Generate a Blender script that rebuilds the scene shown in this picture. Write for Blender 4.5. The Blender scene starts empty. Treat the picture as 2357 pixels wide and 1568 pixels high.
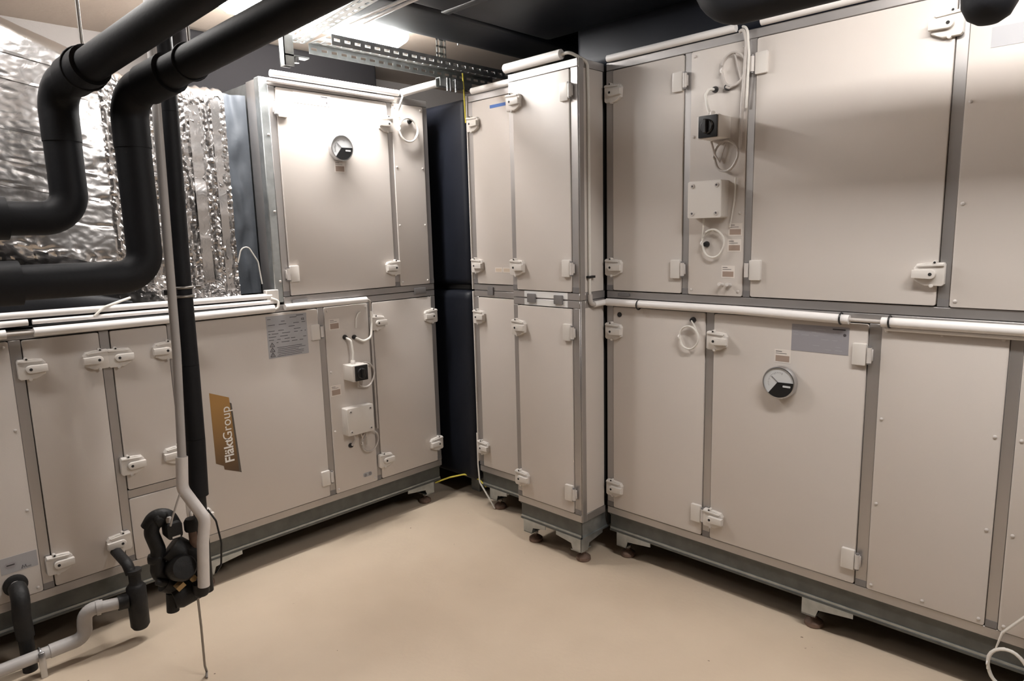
import bpy, bmesh, math, random
from mathutils import Vector, Matrix, noise
R = math.radians
PI = math.pi
random.seed(7)
S = bpy.context.scene
COL = S.collection

# ------------------------------------------------------------------ camera
cam_d = bpy.data.cameras.new('camera')
cam_d.sensor_width = 36.0
cam_d.lens = 36.0 * 1553.78 / 2357.0
cam_d.clip_start = 0.02
cam = bpy.data.objects.new('camera', cam_d)
COL.objects.link(cam)
yaw, pitch, roll = R(44.464), R(-9.07), R(-1.47)
dv = Vector((math.cos(pitch) * math.cos(yaw), math.cos(pitch) * math.sin(yaw), math.sin(pitch)))
rv = Vector((math.sin(yaw), -math.cos(yaw), 0))
uv = rv.cross(dv)
r2 = math.cos(roll) * rv + math.sin(roll) * uv
u2 = -math.sin(roll) * rv + math.cos(roll) * uv
cam.matrix_world = Matrix(((r2.x, u2.x, -dv.x, 0), (r2.y, u2.y, -dv.y, 0), (r2.z, u2.z, -dv.z, 1.5), (0, 0, 0, 1)))
S.camera = cam

# ------------------------------------------------------------------ world, exposure
w = bpy.data.worlds.new('world')
S.world = w
w.use_nodes = True
w.node_tree.nodes['Background'].inputs[0].default_value = (0.9, 0.93, 1.0, 1)
w.node_tree.nodes['Background'].inputs[1].default_value = 0.02
S.view_settings.view_transform = 'Standard'
S.view_settings.look = 'None'
S.view_settings.gamma = 1.0
S.view_settings.use_curve_mapping = False
S.view_settings.exposure = 0.2
LAMP_FRONT = 130.0       # luminaire over the left units
LAMP_REAR = 56.0
LAMP_FILL = 22.0        # unseen fill strip, added to brighten the long lower unit

YA = 2.8785     # front of the left row (faces -y)
XB = 2.4188     # front of the right row (faces -x)
XC = 2.245      # front of the projecting rotor section

# ------------------------------------------------------------------ materials
MATS = {}
def mat(name, col, rough=0.5, metal=0.0, var=0.0, vscale=4.0, bump=0.0, bscale=40.0, rvar=0.0, stretch=None, spec=0.5):
    m = bpy.data.materials.new(name)
    m.use_nodes = True
    nt = m.node_tree
    b = nt.nodes['Principled BSDF']
    b.inputs['Base Color'].default_value = (*col, 1)
    b.inputs['Roughness'].default_value = rough
    b.inputs['Metallic'].default_value = metal
    b.inputs['Specular IOR Level'].default_value = spec
    co = nt.nodes.new('ShaderNodeTexCoord')
    src = co.outputs['Object']
    if stretch:
        mp = nt.nodes.new('ShaderNodeMapping')
        mp.inputs['Scale'].default_value = stretch
        nt.links.new(src, mp.inputs['Vector'])
        src = mp.outputs['Vector']
    if var or rvar:
        n = nt.nodes.new('ShaderNodeTexNoise')
        n.inputs['Scale'].default_value = vscale
        n.inputs['Detail'].default_value = 5
        nt.links.new(src, n.inputs['Vector'])
        if var:
            r = nt.nodes.new('ShaderNodeValToRGB')
            r.color_ramp.elements[0].position = 0.3
            r.color_ramp.elements[1].position = 0.7
            r.color_ramp.elements[0].color = (*[c * (1 - var) for c in col], 1)
            r.color_ramp.elements[1].color = (*[min(1, c * (1 + var)) for c in col], 1)
            nt.links.new(n.outputs['Fac'], r.inputs['Fac'])
            nt.links.new(r.outputs['Color'], b.inputs['Base Color'])
        if rvar:
            mr = nt.nodes.new('ShaderNodeMapRange')
            mr.inputs['To Min'].default_value = max(0, rough - rvar)
            mr.inputs['To Max'].default_value = min(1, rough + rvar)
            nt.links.new(n.outputs['Fac'], mr.inputs['Value'])
            nt.links.new(mr.outputs['Result'], b.inputs['Roughness'])
    if bump:
        n2 = nt.nodes.new('ShaderNodeTexNoise')
        n2.inputs['Scale'].default_value = bscale
        n2.inputs['Detail'].default_value = 6
        nt.links.new(src, n2.inputs['Vector'])
        bp = nt.nodes.new('ShaderNodeBump')
        bp.inputs['Strength'].default_value = bump
        bp.inputs['Distance'].default_value = 0.01
        nt.links.new(n2.outputs['Fac'], bp.inputs['Height'])
        nt.links.new(bp.outputs['Normal'], b.inputs['Normal'])
    MATS[name] = m
    return m

mat('panel', (0.61, 0.56, 0.52), 0.42, var=0.015, vscale=3, bump=0.03, bscale=300)
mat('plastic', (0.68, 0.64, 0.60), 0.38, bump=0.02, bscale=200)
mat('hinge_grey', (0.60, 0.56, 0.53), 0.4)
mat('alu', (0.46, 0.44, 0.43), 0.40, 0.75, var=0.06, vscale=6, stretch=(1, 1, 0.15))
mat('alu_dark', (0.22, 0.21, 0.21), 0.5, 0.3)
mat('gasket', (0.02, 0.019, 0.018), 0.8)
mat('galv', (0.42, 0.44, 0.44), 0.42, 0.8, var=0.18, vscale=22, rvar=0.12)
mat('foot_rust', (0.20, 0.13, 0.10), 0.7, 0.2, var=0.25, vscale=40)
mat('conduit', (0.82, 0.79, 0.77), 0.35)
mat('cable_grey', (0.50, 0.46, 0.43), 0.5)
mat('cable_white', (0.72, 0.69, 0.64), 0.5)
mat('cable_yellow', (0.62, 0.52, 0.06), 0.5)
mat('foam', (0.007, 0.0075, 0.010), 0.6, var=0.2, vscale=9, bump=0.05, bscale=90, spec=0.3)
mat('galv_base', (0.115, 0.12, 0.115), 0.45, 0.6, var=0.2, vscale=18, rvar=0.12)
mat('foam_duct', (0.008, 0.0095, 0.015), 0.5, var=0.25, vscale=3, bump=0.12, bscale=7, spec=0.28)
mat('shade_dark', (0.014, 0.013, 0.014), 0.8, spec=0.15)  # near-black, stands in for shade on the back wall
mat('black_plastic', (0.012, 0.012, 0.013), 0.35)
mat('black_rough', (0.0065, 0.006, 0.0065), 0.6, var=0.3, vscale=30, bump=0.2, bscale=60)
mat('grey_cloth', (0.075, 0.085, 0.10), 0.6, bump=0.35, bscale=14)
mat('pvc', (0.46, 0.44, 0.43), 0.4, var=0.06, vscale=12)
mat('white_wrap', (0.74, 0.70, 0.68), 0.5, var=0.05, vscale=25, bump=0.15, bscale=30)
mat('label_grey', (0.40, 0.40, 0.42), 0.5)
mat('label_silver', (0.36, 0.35, 0.38), 0.35, 0.2)
mat('label_brown', (0.36, 0.27, 0.22), 0.5)
mat('label_white', (0.74, 0.68, 0.63), 0.5)
mat('label_tan', (0.62, 0.52, 0.42), 0.5)
mat('ink', (0.06, 0.055, 0.06), 0.6)
mat('ink_soft', (0.22, 0.21, 0.22), 0.6)
mat('blue_tape', (0.03, 0.12, 0.42), 0.5)
mat('red_plastic', (0.5, 0.03, 0.03), 0.4)
mat('dial', (0.62, 0.63, 0.64), 0.3)
mat('chrome', (0.55, 0.55, 0.56), 0.22, 0.9)
mat('brass', (0.35, 0.24, 0.12), 0.4, 0.7)
mat('rod', (0.32, 0.30, 0.28), 0.4, 0.8)
mat('lettering', (0.85, 0.82, 0.78), 0.5)
mat('logo_shadow', (0.10, 0.085, 0.07), 0.5)
mat('fixture', (0.78, 0.78, 0.77), 0.4)
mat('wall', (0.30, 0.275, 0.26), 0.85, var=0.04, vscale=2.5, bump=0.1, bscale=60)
mat('wall_dark', (0.14, 0.13, 0.125), 0.85, var=0.04, vscale=2.5)
mat('ceiling', (0.47, 0.39, 0.32), 0.85, var=0.06, vscale=1.6, bump=0.1, bscale=40)

def floor_mat():
    m = bpy.data.materials.new('floor_paint')
    m.use_nodes = True
    nt = m.node_tree
    b = nt.nodes['Principled BSDF']
    co = nt.nodes.new('ShaderNodeTexCoord')
    n = nt.nodes.new('ShaderNodeTexNoise'); n.inputs['Scale'].default_value = 1.7; n.inputs['Detail'].default_value = 6
    n2 = nt.nodes.new('ShaderNodeTexNoise'); n2.inputs['Scale'].default_value = 55; n2.inputs['Detail'].default_value = 3
    v = nt.nodes.new('ShaderNodeTexVoronoi'); v.inputs['Scale'].default_value = 9
    for x in (n, n2, v):
        nt.links.new(co.outputs['Object'], x.inputs['Vector'])
    r = nt.nodes.new('ShaderNodeValToRGB')
    r.color_ramp.elements[0].position = 0.28
    r.color_ramp.elements[0].color = (0.55, 0.445, 0.335, 1)
    r.color_ramp.elements[1].position = 0.68
    r.color_ramp.elements[1].color = (0.66, 0.545, 0.42, 1)
    nt.links.new(n.outputs['Fac'], r.inputs['Fac'])
    # small dirt specks
    lt = nt.nodes.new('ShaderNodeMath'); lt.operation = 'LESS_THAN'; lt.inputs[1].default_value = 0.045
    nt.links.new(v.outputs['Distance'], lt.inputs[0])
    gt = nt.nodes.new('ShaderNodeMath'); gt.operation = 'GREATER_THAN'; gt.inputs[1].default_value = 0.56
    nt.links.new(n2.outputs['Fac'], gt.inputs[0])
    mu = nt.nodes.new('ShaderNodeMath'); mu.operation = 'MULTIPLY'
    nt.links.new(lt.outputs[0], mu.inputs[0]); nt.links.new(gt.outputs[0], mu.inputs[1])
    mx = nt.nodes.new('ShaderNodeMix'); mx.data_type = 'RGBA'
    mx.inputs[7].default_value = (0.22, 0.16, 0.11, 1)
    nt.links.new(mu.outputs[0], mx.inputs[0])
    nt.links.new(r.outputs['Color'], mx.inputs[6])
    nt.links.new(mx.outputs[2], b.inputs['Base Color'])
    b.inputs['Roughness'].default_value = 0.55
    bp = nt.nodes.new('ShaderNodeBump'); bp.inputs['Strength'].default_value = 0.12; bp.inputs['Distance'].default_value = 0.005
    nt.links.new(n2.outputs['Fac'], bp.inputs['Height'])
    nt.links.new(bp.outputs['Normal'], b.inputs['Normal'])
    MATS['floor_paint'] = m
floor_mat()

def foil_mat():
    m = bpy.data.materials.new('foil')
    m.use_nodes = True
    nt = m.node_tree
    b = nt.nodes['Principled BSDF']
    b.inputs['Metallic'].default_value = 0.95
    b.inputs['Roughness'].default_value = 0.24
    b.inputs['Base Color'].default_value = (0.62, 0.60, 0.59, 1)
    co = nt.nodes.new('ShaderNodeTexCoord')
    n = nt.nodes.new('ShaderNodeTexNoise'); n.inputs['Scale'].default_value = 26; n.inputs['Detail'].default_value = 8
    n.inputs['Distortion'].default_value = 1.2
    v = nt.nodes.new('ShaderNodeTexVoronoi'); v.inputs['Scale'].default_value = 38
    nt.links.new(co.outputs['Object'], n.inputs['Vector'])
    nt.links.new(n.outputs['Color'], v.inputs['Vector'])
    bp = nt.nodes.new('ShaderNodeBump'); bp.inputs['Strength'].default_value = 0.13; bp.inputs['Distance'].default_value = 0.006
    nt.links.new(n.outputs['Fac'], bp.inputs['Height'])
    nt.links.new(bp.outputs['Normal'], b.inputs['Normal'])
    MATS['foil'] = m
foil_mat()

def lamp_mat(name, strength):
    m = bpy.data.materials.new(name)
    m.use_nodes = True
    b = m.node_tree.nodes['Principled BSDF']
    b.inputs['Base Color'].default_value = (0.9, 0.9, 0.9, 1)
    b.inputs['Emission Color'].default_value = (1.0, 0.975, 0.95, 1)
    b.inputs['Emission Strength'].default_value = strength
    MATS[name] = m
lamp_mat('lamp_front', LAMP_FRONT)
lamp_mat('lamp_rear', LAMP_REAR)
lamp_mat('lamp_fill', LAMP_FILL)

def logo_mat():
    m = bpy.data.materials.new('logo_gold')
    m.use_nodes = True
    nt = m.node_tree
    b = nt.nodes['Principled BSDF']
    b.inputs['Roughness'].default_value = 0.4
    co = nt.nodes.new('ShaderNodeTexCoord')
    sp = nt.nodes.new('ShaderNodeSeparateXYZ')
    nt.links.new(co.outputs['Generated'], sp.inputs[0])
    r = nt.nodes.new('ShaderNodeValToRGB')
    r.color_ramp.elements[0].color = (0.085, 0.05, 0.03, 1)
    r.color_ramp.elements[1].color = (0.40, 0.22, 0.07, 1)
    r.color_ramp.elements[1].position = 0.85
    nt.links.new(sp.outputs['Z'], r.inputs['Fac'])
    nt.links.new(r.outputs['Color'], b.inputs['Base Color'])
    MATS['logo_gold'] = m
logo_mat()

# ------------------------------------------------------------------ mesh helpers
class MB:
    """collects shapes and links them as ONE mesh object"""
    def __init__(s):
        s.bm = bmesh.new()
        s.mi = 0
    def _mark(s, faces):
        for f in faces:
            f.material_index = s.mi
    def box(s, x0, x1, y0, y1, z0, z1, bev=0.0, seg=1):
        if x0 > x1: x0, x1 = x1, x0
        if y0 > y1: y0, y1 = y1, y0
        if z0 > z1: z0, z1 = z1, z0
        vs = [s.bm.verts.new((x, y, z)) for x in (x0, x1) for y in (y0, y1) for z in (z0, z1)]
        q = [(0, 1, 3, 2), (4, 6, 7, 5), (0, 4, 5, 1), (2, 3, 7, 6), (0, 2, 6, 4), (1, 5, 7, 3)]
        fs = [s.bm.faces.new([vs[i] for i in f]) for f in q]
        if bev > 0:
            es = list({e for f in fs for e in f.edges})
            r = bmesh.ops.bevel(s.bm, geom=es, offset=bev, segments=seg, affect='EDGES', profile=0.6)
            fs = list({f for v in r['verts'] for f in v.link_faces} | {f for f in fs if f.is_valid})
        s._mark(fs)
        return s
    def prism(s, poly, y0, y1, ax='y', bev=0.0):
        """polygon in the (x,z) plane swept along y (or in (x,y) swept along z, (y,z) along x)"""
        def P(a, b, t):
            return (a, t, b) if ax == 'y' else ((a, b, t) if ax == 'z' else (t, a, b))
        n = len(poly)
        v0 = [s.bm.verts.new(P(a, b, y0)) for a, b in poly]
        v1 = [s.bm.verts.new(P(a, b, y1)) for a, b in poly]
        fs = [s.bm.faces.new(v0), s.bm.faces.new(v1[::-1])]
        for i in range(n):
            fs.append(s.bm.faces.new((v0[i], v1[i], v1[(i + 1) % n], v0[(i + 1) % n])))
        if bev > 0:
            es = list(fs[0].edges)
            r = bmesh.ops.bevel(s.bm, geom=es, offset=bev, segments=2, affect='EDGES', profile=0.6)
            fs = list({f for v in r['verts'] for f in v.link_faces} | {f for f in fs if f.is_valid})
        s._mark(fs)
        return s
    def rrect(s, x0, x1, z0, z1, y0, y1, rad=0.006, bev=0.0, n=3):
        pts = []
        for cx, cz, a0 in ((x1 - rad, z1 - rad, 0), (x0 + rad, z1 - rad, 90), (x0 + rad, z0 + rad, 180), (x1 - rad, z0 + rad, 270)):
            for k in range(n + 1):
                a = R(a0 + 90 * k / n)
                pts.append((cx + rad * math.cos(a), cz + rad * math.sin(a)))
        return s.prism(pts, y0, y1, bev=bev)
    def cyl(s, p0, p1, r, seg=16, r1=None, caps=True):
        return s.tube([p0, p1], r, seg, r_end=r1, caps=caps)
    def tube(s, pts, r, seg=12, fillet=0.0, fn=6, caps=True, r_end=None, closed=False):
        pts = [Vector(p) for p in pts]
        if fillet > 0 and len(pts) > 2:
            out = [pts[0]]
            for i in range(1, len(pts) - 1):
                a, b, c = pts[i - 1], pts[i], pts[i + 1]
                d0 = (a - b).normalized(); d1 = (c - b).normalized()
                ang = d0.angle(d1)
                if ang > PI - 0.02:
                    out.append(b); continue
                t = min(fillet / math.tan(ang / 2), (a - b).length * 0.49 if i > 1 else (a - b).length * 0.98,
                        (c - b).length * 0.49 if i < len(pts) - 2 else (c - b).length * 0.98)
                rr = t * math.tan(ang / 2)
                cen = b + (d0 + d1).normalized() * (rr / math.sin(ang / 2))
                s0 = b + d0 * t - cen; s1 = b + d1 * t - cen
                tot = s0.angle(s1); axs = s0.cross(s1).normalized()
                for k in range(fn + 1):
                    out.append(cen + Matrix.Rotation(tot * k / fn, 3, axs) @ s0)
            out.append(pts[-1])
            pts = out
        n = len(pts)
        rings = []
        up = None
        for i in range(n):
            if closed:
                t = (pts[(i + 1) % n] - pts[i - 1]).normalized()
            elif i == 0: t = (pts[1] - pts[0]).normalized()
            elif i == n - 1: t = (pts[-1] - pts[-2]).normalized()
            else: t = ((pts[i + 1] - pts[i]).normalized() + (pts[i] - pts[i - 1]).normalized()).normalized()
            if up is None:
                up = Vector((0, 0, 1)) if abs(t.z) < 0.9 else Vector((1, 0, 0))
            up = (up - t * up.dot(t)).normalized()
            sd = t.cross(up)
            rr = r if r_end is None else r + (r_end - r) * i / (n - 1)
            rings.append([s.bm.verts.new(pts[i] + (up * math.cos(2 * PI * k / seg) + sd * math.sin(2 * PI * k / seg)) * rr) for k in range(seg)])
        fs = []
        for i in range(n if closed else n - 1):
            A, B = rings[i], rings[(i + 1) % n]
            for k in range(seg):
                fs.append(s.bm.faces.new((A[k], A[(k + 1) % seg], B[(k + 1) % seg], B[k])))
        if caps and not closed:
            fs.append(s.bm.faces.new(rings[0]))
            fs.append(s.bm.faces.new(rings[-1][::-1]))
        s._mark(fs)
        return s
    def lathe(s, prof, seg=28, M=None):
        """profile of (radius, height) about +z, moved by matrix M"""
        M = M or Matrix()
        rings = []
        fs = []
        for r, z in prof:
            if r < 1e-6:
                rings.append([s.bm.verts.new(M @ Vector((0, 0, z)))])
            else:
                rings.append([s.bm.verts.new(M @ Vector((r * math.cos(2 * PI * k / seg), r * math.sin(2 * PI * k / seg), z))) for k in range(seg)])
        for A, B in zip(rings, rings[1:]):
            if len(A) == 1 and len(B) == 1: continue
            for k in range(seg):
                k2 = (k + 1) % seg
                if len(A) == 1: fs.append(s.bm.faces.new((A[0], B[k2], B[k])))
                elif len(B) == 1: fs.append(s.bm.faces.new((A[k], A[k2], B[0])))
                else: fs.append(s.bm.faces.new((A[k], A[k2], B[k2], B[k])))
        s._mark(fs)
        return s
    def ball(s, c, r, seg=10, sz=1.0):
        prof = [(r * math.sin(PI * k / 8) if 0 < k < 8 else 0, -r * sz * math.cos(PI * k / 8)) for k in range(9)]
        return s.lathe(prof, seg, Matrix.Translation(Vector(c)))
    def mesh(s, name, mats, angle=38):
        bmesh.ops.recalc_face_normals(s.bm, faces=s.bm.faces)
        me = bpy.data.meshes.new(name)
        s.bm.to_mesh(me); s.bm.free()
        for m in ([mats] if isinstance(mats, str) else mats):
            me.materials.append(MATS[m])
        me.polygons.foreach_set('use_smooth', [True] * len(me.polygons))
        me.set_sharp_from_angle(angle=R(angle))
        return me
    def build(s, name, mats, parent=None, loc=(0, 0, 0), rot=(0, 0, 0), angle=38):
        return obj(name, s.mesh(name, mats, angle), parent, loc, rot)

def obj(name, me, parent=None, loc=(0, 0, 0), rot=(0, 0, 0)):
    o = bpy.data.objects.new(name, me)
    COL.objects.link(o)
    o.location = loc; o.rotation_euler = rot
    if parent: o.parent = parent
    return o
def tag(o, label=None, cat=None, group=None, kind=None):
    if label: o['label'] = label
    if cat: o['category'] = cat
    if group: o['group'] = group
    if kind: o['kind'] = kind
    return o
def thing(name, label, cat, loc=(0, 0, 0), rz=0.0, group=None):
    o = bpy.data.objects.new(name, None)
    o.empty_display_size = 0.05
    COL.objects.link(o)
    o.location = loc; o.rotation_euler = (0, 0, rz)
    return tag(o, label, cat, group)
def struct(o):
    o['kind'] = 'structure'
    return o
RB = -PI / 2      # things on the right row: local +x runs towards world -y, local -y points into the aisle
OUT = Matrix.Rotation(PI / 2, 4, 'X')      # lathe axis +z -> local -y

# ------------------------------------------------------------------ the room
X0, X1, Y0, Y1, ZC = -2.3, 3.45, -2.2, 3.79, 2.5
struct(MB().box(X0, X1, Y0, Y1, -0.06, 0).build('floor', 'floor_paint'))
struct(MB().box(X0, X1, Y0, Y1, ZC, ZC + 0.06).build('ceiling', 'ceiling'))
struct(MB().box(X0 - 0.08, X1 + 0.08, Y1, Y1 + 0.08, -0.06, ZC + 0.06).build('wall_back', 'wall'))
struct(MB().box(X1, X1 + 0.08, Y0, Y1, -0.06, ZC + 0.06).build('wall_right', 'wall'))
struct(MB().box(X0 - 0.08, X0, Y0, Y1, -0.06, ZC + 0.06).build('wall_left', 'wall_dark'))
struct(MB().box(X0 - 0.08, X1 + 0.08, Y0 - 0.08, Y0, -0.06, ZC + 0.06).build('wall_front', 'wall_dark'))

# ------------------------------------------------------------------ shared small meshes
def latch_mesh(sg):
    b = MB()
    f = lambda pts: [(x * sg, z) for x, z in pts]
    b.prism(f([(-.040, -.030), (-.034, -.036), (.012, -.037), (.026, -.029), (.041, -.022), (.045, .018), (.036, .031), (.010, .034), (-.036, .036), (-.040, .030)]), -0.016, 0.002, bev=0.003)
    pts = [(.047, -.0125), (.047, .0125)]
    for k in range(9):
        a = R(90 + 180 * k / 8)
        pts.append((-.004 + .0145 * math.cos(a), .0145 * math.sin(a)))
    b.prism(f(pts), -0.031, -0.012, bev=0.003)
    b.prism(f([(-.038, .026), (.030, .022), (.034, .027), (-.036, .033)]), -0.022, -0.012, bev=0.002)
    for x, z in ((-.012, .036), (-.006, -.036)):
        b.lathe([(0, 0), (.006, 0), (.006, .017), (0, .019)], 10, Matrix.Translation((x * sg, 0, z)) @ OUT)
    b.mi = 1
    b.lathe([(0, .0305), (.0052, .0305), (.0052, .0317), (0, .0317)], 12, Matrix.Translation((-.004 * sg, 0, 0)) @ OUT)
    b.lathe([(0, .018), (.0035, .018), (.0035, .0195), (0, .0195)], 8, Matrix.Translation((-.012 * sg, 0, .036)) @ OUT)
    return b.mesh('latch', ['plastic', 'gasket'])
LATCH = {1: latch_mesh(1), -1: latch_mesh(-1)}
def hinge_mesh(sg):
    """leaf towards local +x*sg, barrel at the door edge"""
    b = MB()
    b.rrect(min(.004 * sg, .048 * sg), max(.004 * sg, .048 * sg), -.037, .037, -0.012, 0.002, 0.004, 0.003)
    b.mi = 1
    b.cyl((-.006 * sg, -.011, -.026), (-.006 * sg, -.011, .026), .008, 12)
    b.box(-.016 * sg, -.004 * sg, -.010, .001, -.020, .020, 0.002)
    b.mi = 2
    b.cyl((-.006 * sg, -.011, .026), (-.006 * sg, -.011, .031), .006, 10)
    b.cyl((-.006 * sg, -.011, -.031), (-.006 * sg, -.011, -.026), .006, 10)
    return b.mesh('hinge', ['plastic', 'hinge_grey', 'alu_dark'])
HINGE = {1: hinge_mesh(1), -1: hinge_mesh(-1)}
SCREW = MB().lathe([(0.0055, -.001), (.0055, .0022), (.003, .004), (0, .0045)], 10, OUT).mesh('screw', 'hinge_grey')
def foot_mesh():
    b = MB()
    b.lathe([(0, 0), (.030, 0), (.034, .004), (.033, .017), (.022, .026), (.011, .030), (.008, .036), (0, .036)], 20)
    b.mi = 1
    b.lathe([(.007, .034), (.007, .115), (0, .115)], 10)
    b.lathe([(0, .040), (.013, .040), (.013, .050), (0, .050)], 6)
    return b.mesh('foot', ['foot_rust', 'rod'])
FOOT = foot_mesh()

# ------------------------------------------------------------------ air handling units
Z_B, Z_T = 0.240, 1.172        # lower deck openings
U_B, U_T = 1.239, 2.157        # upper deck openings

class Unit:
    def __init__(s, label, loc, rz, xa, xb, depth, lower, group=None):
        s.root = thing('air_handling_unit', label, 'air handler', (loc[0], loc[1], 0), rz, group)
        s.xa, s.xb, s.depth, s.lower = xa, xb, depth, lower
        s.z0, s.z1 = (Z_B, Z_T) if lower else (U_B, U_T)
        s.lo, s.hi = (0.205, 1.2045) if lower else (1.2065, 2.190)
        MB().box(xa + .004, xb - .004, .012, depth, s.lo + .004, s.hi - .004).build('inner_casing', 'gasket', s.root)
        MB().box(xa, xb, 0, .03, s.lo, s.z0 - .001, .002).build('bottom_rail', 'alu', s.root)
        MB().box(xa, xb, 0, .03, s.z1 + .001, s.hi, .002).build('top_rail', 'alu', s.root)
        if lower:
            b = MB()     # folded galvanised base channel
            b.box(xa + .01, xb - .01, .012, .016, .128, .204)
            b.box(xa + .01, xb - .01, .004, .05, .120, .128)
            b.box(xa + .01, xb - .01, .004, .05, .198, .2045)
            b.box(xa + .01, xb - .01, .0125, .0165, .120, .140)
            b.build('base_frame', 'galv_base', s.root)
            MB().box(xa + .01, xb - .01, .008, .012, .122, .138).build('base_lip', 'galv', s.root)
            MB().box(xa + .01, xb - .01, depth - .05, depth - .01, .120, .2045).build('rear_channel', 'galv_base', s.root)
    def post(s, x0, x1, za=None, zb=None):
        za = s.z0 if za is None else za
        zb = s.z1 if zb is None else zb
        MB().box(x0, x1, 0, .03, za, zb, .0015).build('post', 'alu', s.root)
        b = MB()      # dark plastic end piece at the foot of the post
        b.box(x0 + .001, x1 - .001, -.0012, .002, za + .001, za + .024)
        b.build('end_piece', 'alu_dark', s.root)
    def fill(s, name, x0, x1, za=None, zb=None, latches=(), hinges=(), screws=False):
        za = s.z0 if za is None else za
        zb = s.z1 if zb is None else zb
        g = .0028 if name == 'door' else .0012
        o = MB().rrect(x0 + g, x1 - g, za + g, zb - g, -.005, .03, .007, .0018).build(name, 'panel', s.root)
        for x, z, sg in latches:
            obj('latch', LATCH[sg], o, (x, -.005, z))
        for x, z, sg in hinges:
            obj('hinge', HINGE[sg], o, (x, -.005, z))
        if screws:
            xs = (x0 + .016, x1 - .016)
            n = max(2, round((zb - za) / .27) + 1)
            for x in xs:
                for k in range(n):
                    obj('screw', SCREW, o, (x, -.005, za + .02 + (zb - za - .04) * k / (n - 1)))
            if x1 - x0 > .25:
                for z in (za + .02, zb - .02):
                    obj('screw', SCREW, o, ((x0 + x1) / 2, -.005, z))
        return o
    def side(s, x, zlo, zhi, y0, y1, sg):
        """panel on an end face at local x; sg = which way it faces"""
        MB().box(x, x + .006 * sg, y0, y1, zlo, zhi, .0015).build('side_panel', 'panel', s.root)
    def foot(s, x, y=.05, wide=.075):
        """adjustable foot under a folded galvanised bracket"""
        b = MB()
        b.prism([(x - wide, .122), (x - wide, .108), (x - .03, .092), (x - .024, .055), (x + .024, .055), (x + .03, .092), (x + wide, .108), (x + wide, .122)], .002, .006)
        b.box(x - .024, x + .024, .002, y + .03, .055, .060)
        b.box(x - .024, x - .020, .002, y + .03, .055, .122)
        b.build('foot_bracket', 'galv', s.root)
        obj('foot', FOOT, s.root, (x, y, 0))
    def halffoot(s, x, d, y=.05, L=.15):
        """foot bracket whose long arm points along local d"""
        b = MB()
        b.prism([(x - .03 * d, .122), (x - .03 * d, .060), (x + .02 * d, .060), (x + .03 * d, .090), (x + L * d, .104), (x + L * d, .122)], .002, .006)
        b.box(x - .03, x + .02, .002, y + .03, .058, .062)
        b.build('foot_bracket', 'galv', s.root)
        obj('foot', FOOT, s.root, (x, y, 0))

def text_mesh(txt, size, bold=0.0, ext=0.0003):
    cu = bpy.data.curves.new('lettering', 'FONT')
    cu.body = txt; cu.size = size; cu.extrude = ext; cu.offset = bold
    cu.align_x = 'LEFT'; cu.align_y = 'CENTER'
    o = bpy.data.objects.new('lettering', cu)
    COL.objects.link(o)
    dg = bpy.context.evaluated_depsgraph_get()
    me = bpy.data.meshes.new_from_object(o.evaluated_get(dg))
    bpy.data.objects.remove(o)
    me.materials.clear()
    return me

def small_label(parent, x, z, w, h, m='label_brown', y=-.005, head=True):
    """small type plate: white field, coloured window, a caption line above"""
    b = MB()
    b.box(x - w / 2 - .005, x + w / 2 + .005, y - .0006, y + .001, z - h / 2 - .005, z + h / 2 + .022)
    b.mi = 1
    b.box(x - w / 2, x + w / 2, y - .0011, y, z - h / 2, z + h / 2)
    b.mi = 2
    if head:
        b.box(x - w / 2, x - w / 2 + w * .45, y - .0010, y, z + h / 2 + .014, z + h / 2 + .016)
        b.box(x - w / 2, x + w / 2 * .6, y - .0010, y, z + h / 2 + .007, z + h / 2 + .0085)
    return b.build('type_label', ['label_white', m, 'ink'], parent)

def clip(label, loc, rz, w, h):
    o = MB().rrect(-w / 2, w / 2, -h / 2, h / 2, -.0085, -.0005, .003, .0015).build('joining_clip', 'alu_dark', None, loc, (0, 0, rz))
    return tag(o, label, 'clip', 'clips joining upper and lower units')

# ---- left row, lower deck (local x = world x)
lat_lo = (0.338, 1.067)
ul = Unit('long lower ventilation unit with the gold logo sticker on its beige door', (0, YA), 0, -.45, 2.338, .84, True)
for x0, x1 in ((-.05, -.02), (.431, .466), (.710, .743), (.952, .985), (1.625, 1.656), (1.902, 1.928), (2.309, 2.338)):
    ul.post(x0, x1)
ul.post(-.45, -.42)
ul.fill('panel', -.42, -.05, screws=True)
p0 = ul.fill('panel', -.02, .431, screws=True)
ul.fill('door', .466, .710, latches=[(.484, 1.067, 1), (.486, .330, 1), (.690, 1.069, -1), (.692, .338, -1)])
ul.fill('door', .743, .952, .532, latches=[(.766, 1.067, 1), (.766, .636, 1), (.932, 1.070, -1), (.930, .636, -1)])
MB().box(.743, .952, 0, .03, .498, .531, .0015).build('cross_rail', 'alu', ul.root)
ul.fill('panel', .743, .952, zb=.497)
dF = ul.fill('door', .985, 1.625, latches=[(1.005, 1.067, 1), (1.005, .338, 1)], hinges=[(1.627, 1.060, -1), (1.627, .339, -1)])
pS = ul.fill('panel', 1.656, 1.902, screws=True)
ul.fill('door', 1.928, 2.309, latches=[(1.948, 1.067, 1), (1.950, .342, 1), (2.296, 1.065, -1), (2.298, .346, -1)])
ul.side(2.338, .21, 1.20, .03, .83, 1)
ul.halffoot(2.245, -1); ul.halffoot(1.02, 1); ul.foot(.2)
for x in (.2, 1.02, 2.245):
    obj('foot', FOOT, ul.root, (x, .78, 0.005))
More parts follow.
